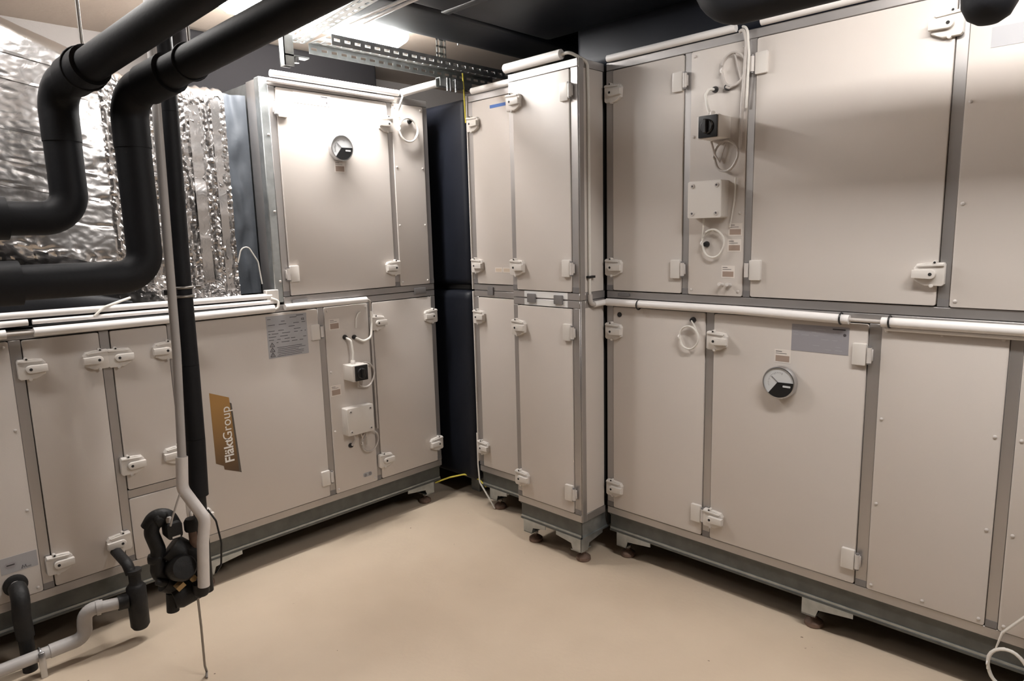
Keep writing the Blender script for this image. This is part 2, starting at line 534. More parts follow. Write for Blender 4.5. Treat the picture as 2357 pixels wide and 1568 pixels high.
# logo sticker with its name
b = MB()
b.prism([(1.090, .862), (1.171, .828), (1.187, .488), (1.124, .515), (1.122, .532), (1.090, .551)], -.0062, -.0046)
logo = b.build('logo_sticker', 'logo_gold', dF)
MB().prism([(1.171, .806), (1.180, .800), (1.1965, .482), (1.187, .488)], -.0058, -.0046).build('logo_shadow', 'logo_shadow', dF)
for txt, bold, z in (('Fläkt', .0011, .541), ('Group', .0, .641)):
    me = text_mesh(txt, .056, bold)
    me.materials.append(MATS['lettering'])
    o = obj('lettering', me, dF, (1.152, -.0066, z), (PI / 2, -PI / 2, 0))
# big notice with warning triangles
b = MB()
b.box(1.366, 1.563, -.0058, -.004, .967, 1.158)
b.mi = 1
rnd = random.Random(3)
b.box(1.512, 1.548, -.0064, -.005, 1.149, 1.1515)
for r in range(9):
    z = 1.143 - r * .0135
    x = 1.372
    while x < 1.55:
        l = rnd.uniform(.008, .04)
        if rnd.random() < .62: b.box(x, min(x + l, 1.556), -.0062, -.005, z, z + .0022)
        x += l + rnd.uniform(.006, .02)
for r in range(6):
    z = 1.012 - r * .0078
    b.box(1.405 + rnd.uniform(0, .01), 1.55 - rnd.uniform(0, .05), -.0062, -.005, z, z + .0018)
for k in range(3):
    cz = 1.020 - k * .0225; cx = 1.386
    for (ax, az), (bx, bz) in (((-.011, 0), (.011, 0)), ((.011, 0), (0, .018)), ((0, .018), (-.011, 0))):
        b.tube([(cx + ax, -.0059, cz + az), (cx + bx, -.0059, cz + bz)], .0013, 4)
    b.box(cx - .001, cx + .001, -.0063, -.005, cz + .003, cz + .010)
b.build('instruction_label', ['label_grey', 'ink'], dF)
me = text_mesh('CE', .013, .0003); me.materials.append(MATS['ink'])
obj('lettering', me, dF, (1.535, -.0062, 1.130), (PI / 2, 0, 0))
small_label(pS, 1.707, 1.077, .046, .026)
small_label(pS, 1.692, .752, .046, .026)
b = MB(); b.rrect(1.815, 1.868, .280, .302, -.007, -.004, .01, .001); b.mi = 1
b.rrect(1.820, 1.835, .282, .298, -.008, -.006, .006); b.rrect(1.847, 1.863, .284, .300, -.008, -.006, .006)
b.build('badge', ['label_grey', 'ink_soft'], pS)
b = MB(); b.box(.315, .425, -.006, -.004, .345, .405); b.mi = 1
b.rrect(.328, .362, .365, .385, -.0066, -.005, .009); b.mi = 2
b.box(.333, .357, -.0072, -.006, .373, .377)
b.tube([(.376, -.006, .350), (.379, -.006, .362), (.384, -.006, .352), (.388, -.006, .362), (.390, -.006, .352), (.404, -.006, .353)], .0012, 4)
b.build('flow_label', ['label_grey', 'label_silver', 'ink'], p0)

# ---- left row, upper deck
uu = Unit('upper ventilation unit under the lit lamp, joined to the foil duct', (0, YA), 0, 1.462, 2.338, .84, False)
uu.post(1.462, 1.494); uu.post(2.082, 2.110); uu.post(2.307, 2.338)
dU = uu.fill('door', 1.494, 2.082, latches=[(2.066, 2.048, -1), (2.066, 1.338, -1)], hinges=[(1.492, 2.064, 1), (1.492, 1.340, 1)])
uu.fill('panel', 2.110, 2.307, screws=True)
uu.side(2.338, 1.215, 2.18, .03, .83, 1)
small_label(dU, 1.793, 1.820, .046, .024)
b = MB(); b.box(1.578, 1.765, -.006, -.004, 2.098, 2.148); b.mi = 1
b.box(1.715, 1.75, -.0066, -.005, 2.135, 2.139)
b.box(1.742, 1.748, -.0066, -.005, 2.108, 2.118)
b.build('instruction_label', ['label_white', 'ink'], dU)
# galvanised end flange on the duct side
b = MB()
b.box(1.424, 1.462, .000, .045, 1.215, 2.190, .003)
b.box(1.452, 1.462, .045, .80, 1.215, 2.190)
b.build('end_wall', 'galv', uu.root)
b = MB()
b.box(1.428, 1.4519, .046, .135, 1.225, 2.187, .006, 2)
b.build('duct_flange', 'alu', uu.root)
b = MB()
b.box(1.380, 1.438, -.004, .028, 1.212, 1.275, .003)
b.build('corner_bracket', 'plastic', uu.root)
for z in (1.31, 1.62, 1.95):
    o = obj('screw', SCREW, uu.root, (1.451, .0, z))
for x in (1.50, 2.20):
    clip('grey clip on the seam of the logo row near the ' + ('foil duct' if x < 2 else 'corner'), (x + .037, YA, 1.205), 0, .075, .034)

# ---- right row (local x = 1.78 - world y)
def bx(y): return 1.780 - y
br = Unit('long lower ventilation unit with round gauge and silver type plate', (XB, 1.780), RB, 0, bx(-.45), .93, True)
for y0, y1 in ((1.780, 1.745), (1.298, 1.265), (.705, .667), (.322, .289), (-.42, -.45)):
    br.post(bx(y0), bx(y1))
dB1 = br.fill('door', bx(1.745), bx(1.298), latches=[(bx(1.735), 1.062, 1), (bx(1.732), .339, 1)], hinges=[(bx(1.296), .336, -1)])
dB2 = br.fill('door', bx(1.265), bx(.705), latches=[(bx(1.246), 1.065, 1), (bx(1.246), .333, 1)], hinges=[(bx(.703), 1.067, -1), (bx(.703), .334, -1)])
br.fill('panel', bx(.667), bx(.322), screws=True)
br.fill('panel', bx(.289), bx(-.42), screws=True)
br.halffoot(bx(.855), 1); br.halffoot(bx(1.70), 1); br.foot(bx(0.0))
for y in (.855, 1.70, 0):
    obj('foot', FOOT, br.root, (bx(y), .87, 0.005))
MB().lathe([(0, 0), (.011, 0), (.011, .003), (.0, .003)], 14, Matrix.Translation((bx(1.708), -.005, 1.136)) @ OUT).build('plug', 'black_plastic', dB1)
b = MB(); b.box(bx(.960), bx(.766), -.0058, -.004, 1.057, 1.153); b.mi = 1
b.box(bx(.820), bx(.778), -.0064, -.005, 1.142, 1.146)
b.lathe([(0, .005), (.005, .005), (.005, .0066), (0, .0066)], 10, Matrix.Translation((bx(.780), 0, 1.126)) @ OUT)
b.mi = 2
for r in range(7):
    z = 1.138 - r * .0115
    x = bx(.955)
    while x < bx(.80):
        l = rnd.uniform(.01, .04)
        if rnd.random() < .6: b.box(x, x + l, -.0062, -.005, z, z + .002)
        x += l + rnd.uniform(.008, .02)
b.build('type_plate', ['label_silver', 'ink', 'label_grey'], dB2)
small_label(dB2, bx(.990), 1.022, .050, .022)

bu = Unit('upper ventilation unit with large door and grey switch box panel', (XB, 1.780), RB, 0, bx(-.45), .93, False)
for y0, y1 in ((1.780, 1.745), (1.408, 1.380), (1.152, 1.124), (.517, .484), (-.42, -.45)):
    bu.post(bx(y0), bx(y1))
bu.fill('door', bx(1.745), bx(1.408), latches=[(bx(1.735), 2.063, 1), (bx(1.735), 1.341, 1)], hinges=[(bx(1.406), 2.057, -1), (bx(1.406), 1.339, -1)])
pSw = bu.fill('panel', bx(1.380), bx(1.152), screws=True)
bu.fill('door', bx(1.124), bx(.517), latches=[(bx(.538), 2.071, -1), (bx(.538), 1.341, -1)], hinges=[(bx(1.127), 2.068, 1), (bx(1.127), 1.341, 1)])
pR = bu.fill('panel', bx(.484), bx(-.42), screws=True)
for y, z in ((1.185, 1.482), (1.187, 1.423), (1.210, 1.324)):
    small_label(pSw, bx(y), z, .044, .020)
for y in (1.232, 1.200):
    MB().cyl((bx(y), -.004, 1.282), (bx(y), -.032, 1.287), .007, 12).build('test_nipple', 'hinge_grey', pSw)
b = MB(); b.box(bx(.430), bx(.345), -.006, -.004, 1.985, 2.04); b.build('faded_label', 'label_grey', pR)
clip('grey clip above the long seam conduit beside the projecting cabinet', (XB, 1.688, 1.2245), RB, .055, .014)

# ---- projecting rotor section between them (local x = 2.187 - world y)
def cx_(y): return 2.187 - y
for low in (True, False):
    lab = ('lower half of narrow projecting cabinet with its own levelling feet' if low else
           'upper half of narrow projecting cabinet with white tube on top')
    cu = Unit(lab, (XC, 2.187), RB, 0, cx_(1.795), 1.10, low)
    cu.post(0, cx_(2.159)); cu.post(cx_(1.832), cx_(1.795))
    zl, zh = (1.067, .337) if low else (2.066, 1.343)
    cu.fill('door', cx_(2.159), cx_(1.832), latches=[(cx_(2.146), zl, 1), (cx_(2.146), zh, 1)], hinges=[(cx_(1.830), zl, -1), (cx_(1.830), zh, -1)])
    lo, hi = (cu.z0, cu.z1)
    W = cx_(1.795)
    MB().box(W, W + .0045, .004, .034, cu.lo, cu.hi, .001).build('corner_post', 'alu', cu.root)
    MB().box(W, W + .0035, .034, .165, lo, hi, .001).build('side_panel', 'panel', cu.root)
    MB().box(W, W + .0045, .034, .172, cu.lo, lo - .001, .001).build('side_rail', 'alu', cu.root)
    MB().box(W, W + .0045, .034, .172, hi + .001, cu.hi, .001).build('side_rail', 'alu', cu.root)
    if low:
        b = MB()
        b.box(W - .014, W - .010, .014, 1.0, .128, .204)
        b.box(W - .03, W - .002, .014, 1.0, .120, .128)
        b.build('side_channel', 'galv', cu.root)
        cu.halffoot(.060, 1, .055, .11); cu.halffoot(W - .035, -1, .055, .12)
        b = MB()
        b.prism([(.002, .122), (.002, .060), (.05, .060), (.06, .090), (.16, .106), (.16, .122)], W - .008, W - .004, ax='x')
        b.build('side_bracket', 'galv', cu.root)
        for x in (.06, W - .035):
            obj('foot', FOOT, cu.root, (x, 1.02, 0.005))
    else:
        for y in (2.068, 1.909):
            clip('dark clip on white strip of projecting cabinet seam, ' + ('beside the corner cabinet' if y > 2 else 'beside the long seam conduit'), (XC - .001, y, 1.206), RB, .048, .040)
    za, zb_ = (1.174, 1.202) if low else (1.2095, 1.2375)
    MB().box(cx_(2.115), cx_(1.86), -.0015, .002, za, zb_).build('cover_strip', 'fixture', cu.root)

# ---- far end section in the corner (local x = 2.645 - world y)
def dx(y): return 2.645 - y
for low in (True, False):
    lab = ('lower narrow corner cabinet beside the black corner duct' if low else
           'upper narrow corner cabinet with a strip of blue tape')
    du = Unit(lab, (XB, 2.645), RB, 0, dx(2.192), .93, low)
    du.post(0, dx(2.612))
    zl, zh = (1.067, .350) if low else (2.046, 1.335)
    dd = du.fill('door', dx(2.612), dx(2.194), latches=[(dx(2.600), zl, 1), (dx(2.600), zh, 1)])
    if low:
        du.halffoot(dx(2.545), 1, .05, .10)
        du.side(0, .21, 1.20, .03, .92, -1)
    else:
        MB().prism([(dx(2.480), 2.106), (dx(2.372), 2.106), (dx(2.372), 2.121), (dx(2.480), 2.121)], -.0062, -.004).build('blue_tape', 'blue_tape', dd)
        for y in (2.450, 2.393):
            b = MB(); b.box(dx(y) - .026, dx(y) + .026, -.006, -.004, 1.303, 1.327); b.mi = 1
            b.box(dx(y) - .021, dx(y) + .021, -.0066, -.005, 1.307, 1.323)
            b.build('type_label', ['label_white', 'label_tan'], dd)
        clip('dark clip on the seam of the corner cabinet', (XB, 2.515, 1.205), RB, .040, .042)
        MB().box(-.006, 0, -.010, .004, .26 + .95, 2.19, .001).build('edge_strip', 'plastic', du.root)
    if low:
        MB().box(-.006, 0, -.010, .004, .26, 1.20, .001).build('edge_strip', 'plastic', du.root)

# ------------------------------------------------------------------ black insulated ducts
def soft_box(x0, x1, y0, y1, z0, z1, bev, amp=.006, cuts=9):
    b = MB()
    b.box(x0, x1, y0, y1, z0, z1, bev, 3)
    bmesh.ops.triangulate(b.bm, faces=[f for f in b.bm.faces if len(f.verts) > 4])
    bmesh.ops.subdivide_edges(b.bm, edges=[e for e in b.bm.edges if e.calc_length() > .12], cuts=cuts, use_grid_fill=True)
    for v in b.bm.verts:
        n = noise.noise(v.co * 5) * amp
        v.co += Vector((n, n * .8, n))
    return b
cd = thing('corner_duct', 'black foam wrapped corner duct between logo row and corner cabinet', 'duct', (2.8, 3.2, .10))
def local(o, name, b, m, angle=50):
    ob = b.build(name, m, o, angle=angle)
    ob.location = -Vector(o.location)
    return ob
local(cd, 'upper_section', soft_box(2.440, 3.36, 2.70, 3.68, 1.225, 2.19, .035), 'foam_duct')
local(cd, 'lower_section', soft_box(2.425, 3.36, 2.69, 3.68, .115, 1.195, .05), 'foam_duct')
local(cd, 'joint_strap', MB().box(2.47, 3.30, 2.73, 3.66, 1.19, 1.24, .01), 'black_plastic')
local(cd, 'support_leg', MB().box(2.55, 2.62, 2.80, 2.87, 0, .14), 'galv')
local(cd, 'support_leg', MB().box(3.15, 3.22, 3.50, 3.57, 0, .14), 'galv')

od = thing('overhead_duct', 'wide black insulated duct hanging above the projecting cabinet', 'duct', (1.9, 1.6, 2.37))
local(od, 'duct_body', soft_box(1.30, 2.50, 1.12, 2.17, 2.372, 2.49, .02, .004), 'foam_duct')
local(od, 'insulation_seam', MB().box(1.86, 1.90, 1.116, 2.174, 2.368, 2.38, .002), 'black_plastic')
for x in (1.45, 2.30):
    local(od, 'hanger_rod', MB().cyl((x, 1.10, 2.36), (x, 1.10, 2.5), .005, 8), 'rod')
o2 = thing('overhead_duct', 'narrower black insulated duct beside the cable tray', 'duct', (1.9, 2.35, 2.38))
local(o2, 'duct_body', soft_box(1.34, 3.36, 2.20, 2.50, 2.378, 2.49, .02, .004), 'foam_duct')
for x in (1.50, 2.25):
    local(o2, 'hanger_rod', MB().cyl((x, 2.515, 2.38), (x, 2.515, 2.5), .004, 8), 'rod')
o3 = thing('overhead_duct', 'long black insulated duct lying above the large upper door', 'duct', (2.9, .9, 2.23))
local(o3, 'duct_body', soft_box(2.53, 3.40, -.44, 2.03, 2.215, 2.47, .03, .004), 'foam_duct')
local(o3, 'support_batten', MB().box(2.62, 2.66, -.40, 1.75, 2.188, 2.222), 'black_plastic')
local(o3, 'support_batten', MB().box(3.20, 3.24, -.40, 1.75, 2.188, 2.222), 'black_plastic')

# ------------------------------------------------------------------ foil wrapped duct
def foil_duct():
    t = thing('foil_duct', 'silver foil wrapped duct with taped seams joining upper unit', 'duct', (.9, 3.2, 1.25))
    XR = 1.318
    def top(x):
        return 2.15 if x > .97 else 2.15 + (.97 - x) * .37
    def bot(x):
        return 1.236 if x > .92 else 1.236 + (.92 - x) * .30
    b = MB()
    nx, nf = 360, 170
    xs = [-.5 + (XR + .5) * i / nx for i in range(nx + 1)]
    rows = []
    yf = 3.0
    for x in xs:
        zt, zb = top(x), bot(x)
        prof = [(3.62, zt), (3.30, zt), (3.12, zt)]
        for k in range(1, 6):
            a = R(90 * k / 6)
            prof.append((yf + .05 - .05 * math.sin(a), zt - .05 + .05 * math.cos(a)))
        cham = .12 if x < .85 else .12 * max(0, (1.0 - x) / .15)
        z1, z2 = zt - .05, zb + cham + .02
        for k in range(nf + 1):
            prof.append((yf, z1 + (z2 - z1) * k / nf))
        for k in range(1, 14):
            prof.append((yf + cham * .9 * k / 14, z2 + (zb - z2) * k / 14))
        prof += [(yf + cham * .9 + .03, zb), (3.3, zb), (3.62, zb)]
        row = []
        for (y, z) in prof:
            p = Vector((x, y, z))
            if y < 3.25:
                # creases: vertical pleats on the right part, gentle buckles on the left, crumpled at the foot
                if x > .84:
                    # pleats standing upright, broken by sharp little facets
                    d = (abs(noise.noise(Vector((x * 34, 0, z * 4)))) - .3) * .016
                    d += (abs(noise.noise(Vector((x * 48, 3, z * 36)))) - .3) * .012 * (.5 + abs(noise.noise(Vector((x * 9, 7, z * 5)))))
                    d += noise.noise(Vector((x * 95, 9, z * 70))) * .0035
                else:
                    d = noise.noise(Vector((x * 6, 1, z * 9))) * .0026
                    d += max(0, noise.noise(Vector((x * 8, 5, z * 34))) - .30) * .010
                    d += noise.noise(Vector((x * 40, 2, z * 60))) * .0008
                lowf = max(0.0, 1 - (z - bot(x)) / .22)
                d += lowf * (abs(noise.noise(Vector((x * 26, 2, z * 40)))) - .3) * .022
                p.y += d
                if y < yf + .06 and z > zt - .06: p.z += d * 1.5
            row.append(b.bm.verts.new(p))
        rows.append(row)
    for i in range(nx):
        for j in range(len(rows[0]) - 1):
            b.bm.faces.new((rows[i][j], rows[i + 1][j], rows[i + 1][j + 1], rows[i][j + 1]))
    b.bm.faces.new(rows[-1]); b.bm.faces.new(rows[0][::-1])
    local(t, 'foil_jacket', b, 'foil', 30)
    # tape strips across the front
    def strip(pts, w, vert=False):
        bb = MB()
        n = len(pts)
        for (x, z), (x2, z2) in zip(pts, pts[1:]):
            for k in range(30):
                u0, u1 = k / 30, (k + 1) / 30
                q = []
                for u in (u0, u1):
                    for s in (-1, 1):
                        px = x + (x2 - x) * u + (w / 2 * s if vert else 0)
                        pz = z + (z2 - z) * u + (0 if vert else w / 2 * s)
                        q.append(bb.bm.verts.new((px, yf - .0065 + noise.noise(Vector((px * 60, 4, pz * 45))) * .006, pz)))
                f = bb.bm.faces.new((q[0], q[2], q[3], q[1]))
        bmesh.ops.remove_doubles(bb.bm, verts=bb.bm.verts, dist=.0002)
        bmesh.ops.solidify(bb.bm, geom=bb.bm.faces[:], thickness=.0025)
        return local(t, 'foil_tape', bb, 'foil', 30)
    for z in (2.165, 2.075, 1.90, 1.79, 1.70):
        strip([(-.3, z + .30 * .16), (.20, z + .07), (.80, z - .035)], .010)
    strip([(1.185, 2.06), (1.185, 1.32)], .045, True)
    strip([(1.09, 2.06), (1.092, 1.32)], .02, True)
    strip([(1.275, 2.09), (1.277, 1.27)], .035, True)
    return t
foil_duct()

dk = soft_box(1.33, 2.42, 3.42, 3.77, 2.196, 2.49, .02, .003).build('rear_shade_box', 'shade_dark', angle=50)  # dark box added to imitate the shade behind the cable tray
tag(dk, 'dark box added for the shaded wall behind the cable tray', 'duct')

# flexible connector between foil duct and unit
def flex():
    b = MB()
    n = 60
    prev = None
    ring = []
    for i in range(15):
        x = 1.322 + (1.426 - 1.322) * i / 14
        row = []
        loop = [(3.66, 2.13)] + [(3.02, 2.13 - (2.13 - 1.255) * k / n) for k in range(n + 1)] + [(3.66, 1.255)]
        for (y, z) in loop:
            d = math.sin(PI * i / 14) * .012
            d += noise.noise(Vector((x * 26, 0, z * 9))) * .016 * math.sin(PI * i / 14)
            row.append(b.bm.verts.new((x, y + d, z)))
        ring.append(row)
    for i in range(14):
        for j in range(len(ring[0]) - 1):
            b.bm.faces.new((ring[i][j], ring[i + 1][j], ring[i + 1][j + 1], ring[i][j + 1]))
        b.bm.faces.new((ring[i][0], ring[i][-1], ring[i + 1][-1], ring[i + 1][0]))
    o = b.build('flexible_connector', 'grey_cloth', angle=60)
    tag(o, 'dark grey fabric connector sleeve between foil duct and upper unit', 'connector')
flex()

# dark wrapped bundle lying on the left row behind the lower pipe
def bundle():
    b = MB()
    pts = [(-.4, 2.96, 1.285), (.1, 2.96, 1.285), (.45, 2.96, 1.280), (.62, 2.96, 1.275), (.74, 2.96, 1.265), (.86, 2.96, 1.262)]
    rad = [.085, .082, .075, .060, .040, .008]
    rings = []
    for (x, y, z), r in zip(pts, rad):
        rings.append([b.bm.verts.new((x, y + .75 * r * math.cos(2 * PI * k / 24), max(1.2055, z + r * math.sin(2 * PI * k / 24)))) for k in range(24)])
    for A, B in zip(rings, rings[1:]):
        for k in range(24):
            b.bm.faces.new((A[k], A[(k + 1) % 24], B[(k + 1) % 24], B[k]))
    b.bm.faces.new(rings[0]); b.bm.faces.new(rings[-1][::-1])
    o = b.build('insulation_bundle', 'foam', angle=60)
    tag(o, 'black tapering insulation wrap lying on the logo row under foil duct', 'insulation')
bundle()

# ------------------------------------------------------------------ insulated pipes
def pipe_a(label, c, d, zl, sleeve_x, grp):
    """overhead run rising gently over the aisle, drop, then a run to the left"""
    c = Vector(c); d = Vector(d).normalized()
    x, yv, z = c
    t = thing('insulated_pipe', label, 'pipe', (x, yv, zl), 0, grp)
    r = .0485
    top = c + d * ((2.42 - z) / d.z)
    local(t, 'insulation_sleeve', MB().tube([c + d * .17, top, (top.x, Y0 + .03, 2.42)], .045, 28, .2, 8), 'foam')
    local(t, 'elbow', MB().tube([c + d * .16, c, (x, yv, z - .15)], .0505, 28, .085, 10), 'foam')
    local(t, 'collar', MB().tube([c + d * .10, c + d * .105, c + d * .20, c + d * .205], .0555, 28), 'foam')
    local(t, 'insulation_sleeve', MB().tube([(x, yv, z - .14), (x, yv, zl), (-.5, yv, zl + .004)], r, 28, .075, 10), 'foam')
    local(t, 'end_sleeve', MB().cyl((sleeve_x, yv, zl + .001), (-.5, yv, zl + .005), r + .012, 28), 'foam')
    return t
g = 'black insulated pipes crossing the aisle'
pipe_a('black insulated pipe ending higher up against the foil duct', (.55, 2.36, 1.945), (.14, -.62, .115), 1.575, .39, g)
pipe_a('black insulated pipe with the lower bend, just above the white conduits', (.70, 2.236, 1.925), (.20, -.70, .135), 1.398, .38, g)

def hanger(label, x, y, z, r):
    t = thing('pipe_hanger', label, 'hanger', (x, y, z + r))
    local(t, 'threaded_rod', MB().cyl((x, y, z + r - .002), (x, y, ZC), .005, 8), 'rod')
    local(t, 'clamp_ring', MB().tube([(x + (r + .003) * math.cos(2 * PI * k / 28), y, z + (r + .003) * math.sin(2 * PI * k / 28)) for k in range(28)], .0035, 8, closed=True), 'foam')
hanger('thin dark hanger rod holding the pipe by the foil duct', .587, 2.196, 1.976, .0545)
hanger('thin hanger rod holding the pipe above the white riser', .780, 1.956, 1.979, .045)

# riser with its grey companion
t = thing('riser_pipe', 'thin black insulated riser pipe from ceiling to the valve group', 'pipe', (.815, 2.30, .6))
zs = [2.5, 1.90, 1.36, 1.095, .845, .645]
xs_ = [.838, .832, .819, .817, .813, .806]
for i in range(5):
    local(t, 'insulation_sleeve', MB().tube([(xs_[i], 2.30, zs[i]), (xs_[i], 2.30, zs[i] - .008), (xs_[i + 1], 2.30, zs[i + 1] + .008), (xs_[i + 1], 2.30, zs[i + 1] + .001)], .031, 24), 'foam')
    if i:
        local(t, 'joint', MB().cyl((xs_[i], 2.30, zs[i] - .006), (xs_[i], 2.30, zs[i] + .006), .0285, 20), 'black_plastic')
t = thing('pipe_clamp', 'black steel clamp holding riser and grey pipe together', 'clamp', (.80, 2.29, 1.35))
for dz in (0, -.028):
    local(t, 'clamp_band', MB().tube([(.819 + .034 * math.cos(2 * PI * k / 28), 2.30 + .034 * math.sin(2 * PI * k / 28), 1.352 + dz) for k in range(28)], .0045, 8, closed=True), 'rod')
local(t, 'clamp_arm', MB().box(.752, .792, 2.262, 2.268, 1.333, 1.350, .001), 'black_plastic')
local(t, 'bolt', MB().cyl((.858, 2.285, 1.350), (.872, 2.275, 1.350), .006, 8), 'chrome')
t = thing('drain_pipe', 'grey pipe beside black riser, ending in white wrapped bend', 'pipe', (.75, 2.25, .37))
local(t, 'grey_tube', MB().tube([(.800, 2.262, 2.5), (.776, 2.262, 1.45), (.770, 2.262, 1.15), (.752, 2.262, .80)], .0135, 16), 'pvc')
local(t, 'white_bend', MB().tube([(.752, 2.262, .805), (.742, 2.258, .700), (.782, 2.20, .600), (.768, 2.20, .52), (.757, 2.20, .372)], .0185, 18, .05, 6), 'white_wrap')

# valve group
def valves():
    t = thing('valve_group', 'black pump and valve group at the foot of the riser', 'valve group', (.74, 2.31, .30))
    F = lambda name, b, m='black_rough': local(t, name, b, m, 45)
    F('riser_stub', MB().cyl((.806, 2.30, .66), (.800, 2.30, .30), .022, 18))
    F('pump_body', MB().tube([(.700, 2.30, .500), (.735, 2.285, .465), (.790, 2.285, .430)], .043, 20, .04))
    F('motor', MB().lathe([(0, -.055), (.030, -.055), (.042, -.047), (.044, .035), (.036, .050), (0, .052)], 24, Matrix.Translation((.712, 2.27, .430)) @ Matrix.Rotation(R(70), 4, 'X')))
    F('side_pipe', MB().tube([(.668, 2.32, .600), (.652, 2.32, .560), (.665, 2.31, .500), (.655, 2.31, .420), (.690, 2.31, .375)], .023, 16, .04))
    F('top_elbow', MB().tube([(.648, 2.33, .575), (.668, 2.32, .612), (.705, 2.31, .605), (.720, 2.30, .560)], .024, 16, .03))
    F('actuator', MB().rrect(.684, .732, .535, .590, 2.262, 2.315, .012, .004))
    F('cap', MB().lathe([(0, 0), (.022, 0), (.024, .006), (.024, .032), (.018, .042), (0, .043)], 20, Matrix.Translation((.763, 2.27, .545))))
    F('cap_stem', MB().cyl((.763, 2.27, .48), (.763, 2.27, .548), .013, 14), 'foot_rust')
    F('lower_tee', MB().tube([(.668, 2.30, .385), (.720, 2.30, .345), (.790, 2.28, .350)], .030, 18, .04))
    F('lower_body', MB().lathe([(0, -.05), (.036, -.05), (.045, -.03), (.045, .03), (.034, .05), (0, .05)], 20, Matrix.Translation((.735, 2.295, .330)) @ Matrix.Rotation(R(80), 4, 'Y')))
    F('brass_nut', MB().lathe([(0, -.014), (.016, -.014), (.016, .014), (0, .014)], 6, Matrix.Translation((.700, 2.252, .378)) @ Matrix.Rotation(R(60), 4, 'Y')), 'brass')
    F('brass_nut', MB().lathe([(0, -.010), (.012, -.010), (.012, .010), (0, .010)], 6, Matrix.Translation((.738, 2.240, .395)) @ Matrix.Rotation(R(90), 4, 'X')), 'brass')
    F('outlet_cup', MB().lathe([(0, 0), (.020, .002), (.026, .012), (.025, .045), (0, .050)], 18, Matrix.Translation((.760, 2.235, .325))))
    F('union_nut', MB().lathe([(0, -.013), (.027, -.013), (.030, -.008), (.030, .008), (.027, .013), (0, .013)], 8, Matrix.Translation((.660, 2.315, .470))))
    F('union_nut', MB().lathe([(0, -.013), (.027, -.013), (.030, -.008), (.030, .008), (.027, .013), (0, .013)], 8, Matrix.Translation((.676, 2.318, .598)) @ Matrix.Rotation(R(70), 4, 'Y')))
    F('ball_valve', MB().lathe([(0, -.030), (.019, -.030), (.020, -.018), (.030, -.010), (.030, .010), (.020, .018), (.019, .030), (0, .030)], 18, Matrix.Translation((.770, 2.285, .405)) @ Matrix.Rotation(R(20), 4, 'X')))
    F('valve_lever', MB().box(.735, .800, 2.246, 2.252, .438, .448, .002), 'black_plastic')
    F('drain_cock', MB().lathe([(0, -.02), (.012, -.02), (.014, 0), (.010, .022), (0, .024)], 12, Matrix.Translation((.660, 2.285, .392)) @ Matrix.Rotation(R(-60), 4, 'Y')))
    F('cable_gland', MB().lathe([(0, 0), (.009, 0), (.010, .012), (.006, .020), (0, .020)], 12, Matrix.Translation((.700, 2.285, .588))), 'hinge_grey')
    F('name_plate', MB().box(.697, .722, 2.2605, 2.2625, .540, .546), 'label_white')
    F('bottom_stub', MB().cyl((.690, 2.30, .34), (.686, 2.30, .275), .020, 14))
valves()
t = MB().tube([(.755, 2.262, .327), (.757, 2.265, .20), (.762, 2.285, .04), (.768, 2.290, .012), (.758, 2.268, .004)], .0042, 8).build('support_rod', 'rod')
tag(t, 'thin bent steel rod standing on the floor under the valves', 'rod')
t = MB().tube([(.818, 2.268, .60), (.835, 2.25, .56), (.842, 2.24, .48), (.838, 2.25, .40), (.822, 2.262, .37)], .0035, 6, .03).build('valve_cable', 'black_plastic')
tag(t, 'thin black cable looping down beside the valve group', 'cable')
t = MB().tube([(.742, 2.245, .72), (.720, 2.25, .665), (.700, 2.255, .61), (.695, 2.262, .585)], .0035, 6).build('valve_cable', 'cable_grey')
tag(t, 'thin grey cable running from grey pipe to actuator', 'cable')

# floor drain pipework
t = thing('condensate_drain', 'grey plastic condensate pipe with black trap along the floor', 'drain', (.55, 2.72, .02))
local(t, 'grey_run', MB().cyl((-.45, 2.73, .068), (.415, 2.73, .075), .0215, 18), 'pvc')
local(t, 'elbow', MB().tube([(.400, 2.73, .075), (.512, 2.73, .076), (.514, 2.73, .130)], .0245, 18, .035), 'pvc')
local(t, 'elbow', MB().tube([(.514, 2.73, .122), (.518, 2.725, .180), (.575, 2.715, .178)], .0245, 18, .035), 'pvc')
local(t, 'grey_run', MB().cyl((.550, 2.717, .178), (.640, 2.700, .172), .0215, 18), 'pvc')
local(t, 'collar', MB().cyl((.553, 2.716, .178), (.566, 2.714, .178), .0275, 18), 'pvc')
local(t, 'trap_body', MB().lathe([(0, .045), (.026, .048), (.033, .060), (.034, .215), (.026, .225), (.021, .232), (.021, .268), (.026, .272), (.026, .284), (0, .286)], 24, Matrix.Translation((.686, 2.70, 0))), 'black_rough')
local(t, 'trap_inlet', MB().tube([(.676, 2.70, .27), (.672, 2.72, .305), (.672, 2.86, .310)], .019, 16, .03), 'black_rough')
local(t, 'trap_union', MB().cyl((.622, 2.704, .173), (.655, 2.70, .171), .028, 18), 'black_rough')
local(t, 'hose_clip', MB().tube([(.372, 2.73 + .0245 * math.cos(2 * PI * k / 20),   .0745 + .0245 * math.sin(2 * PI * k / 20)) for k in range(20)], .004, 6, closed=True), 'chrome')
local(t, 'clip_foot', MB().box(.362, .382, 2.70, 2.706, 0, .095, .001), 'chrome')

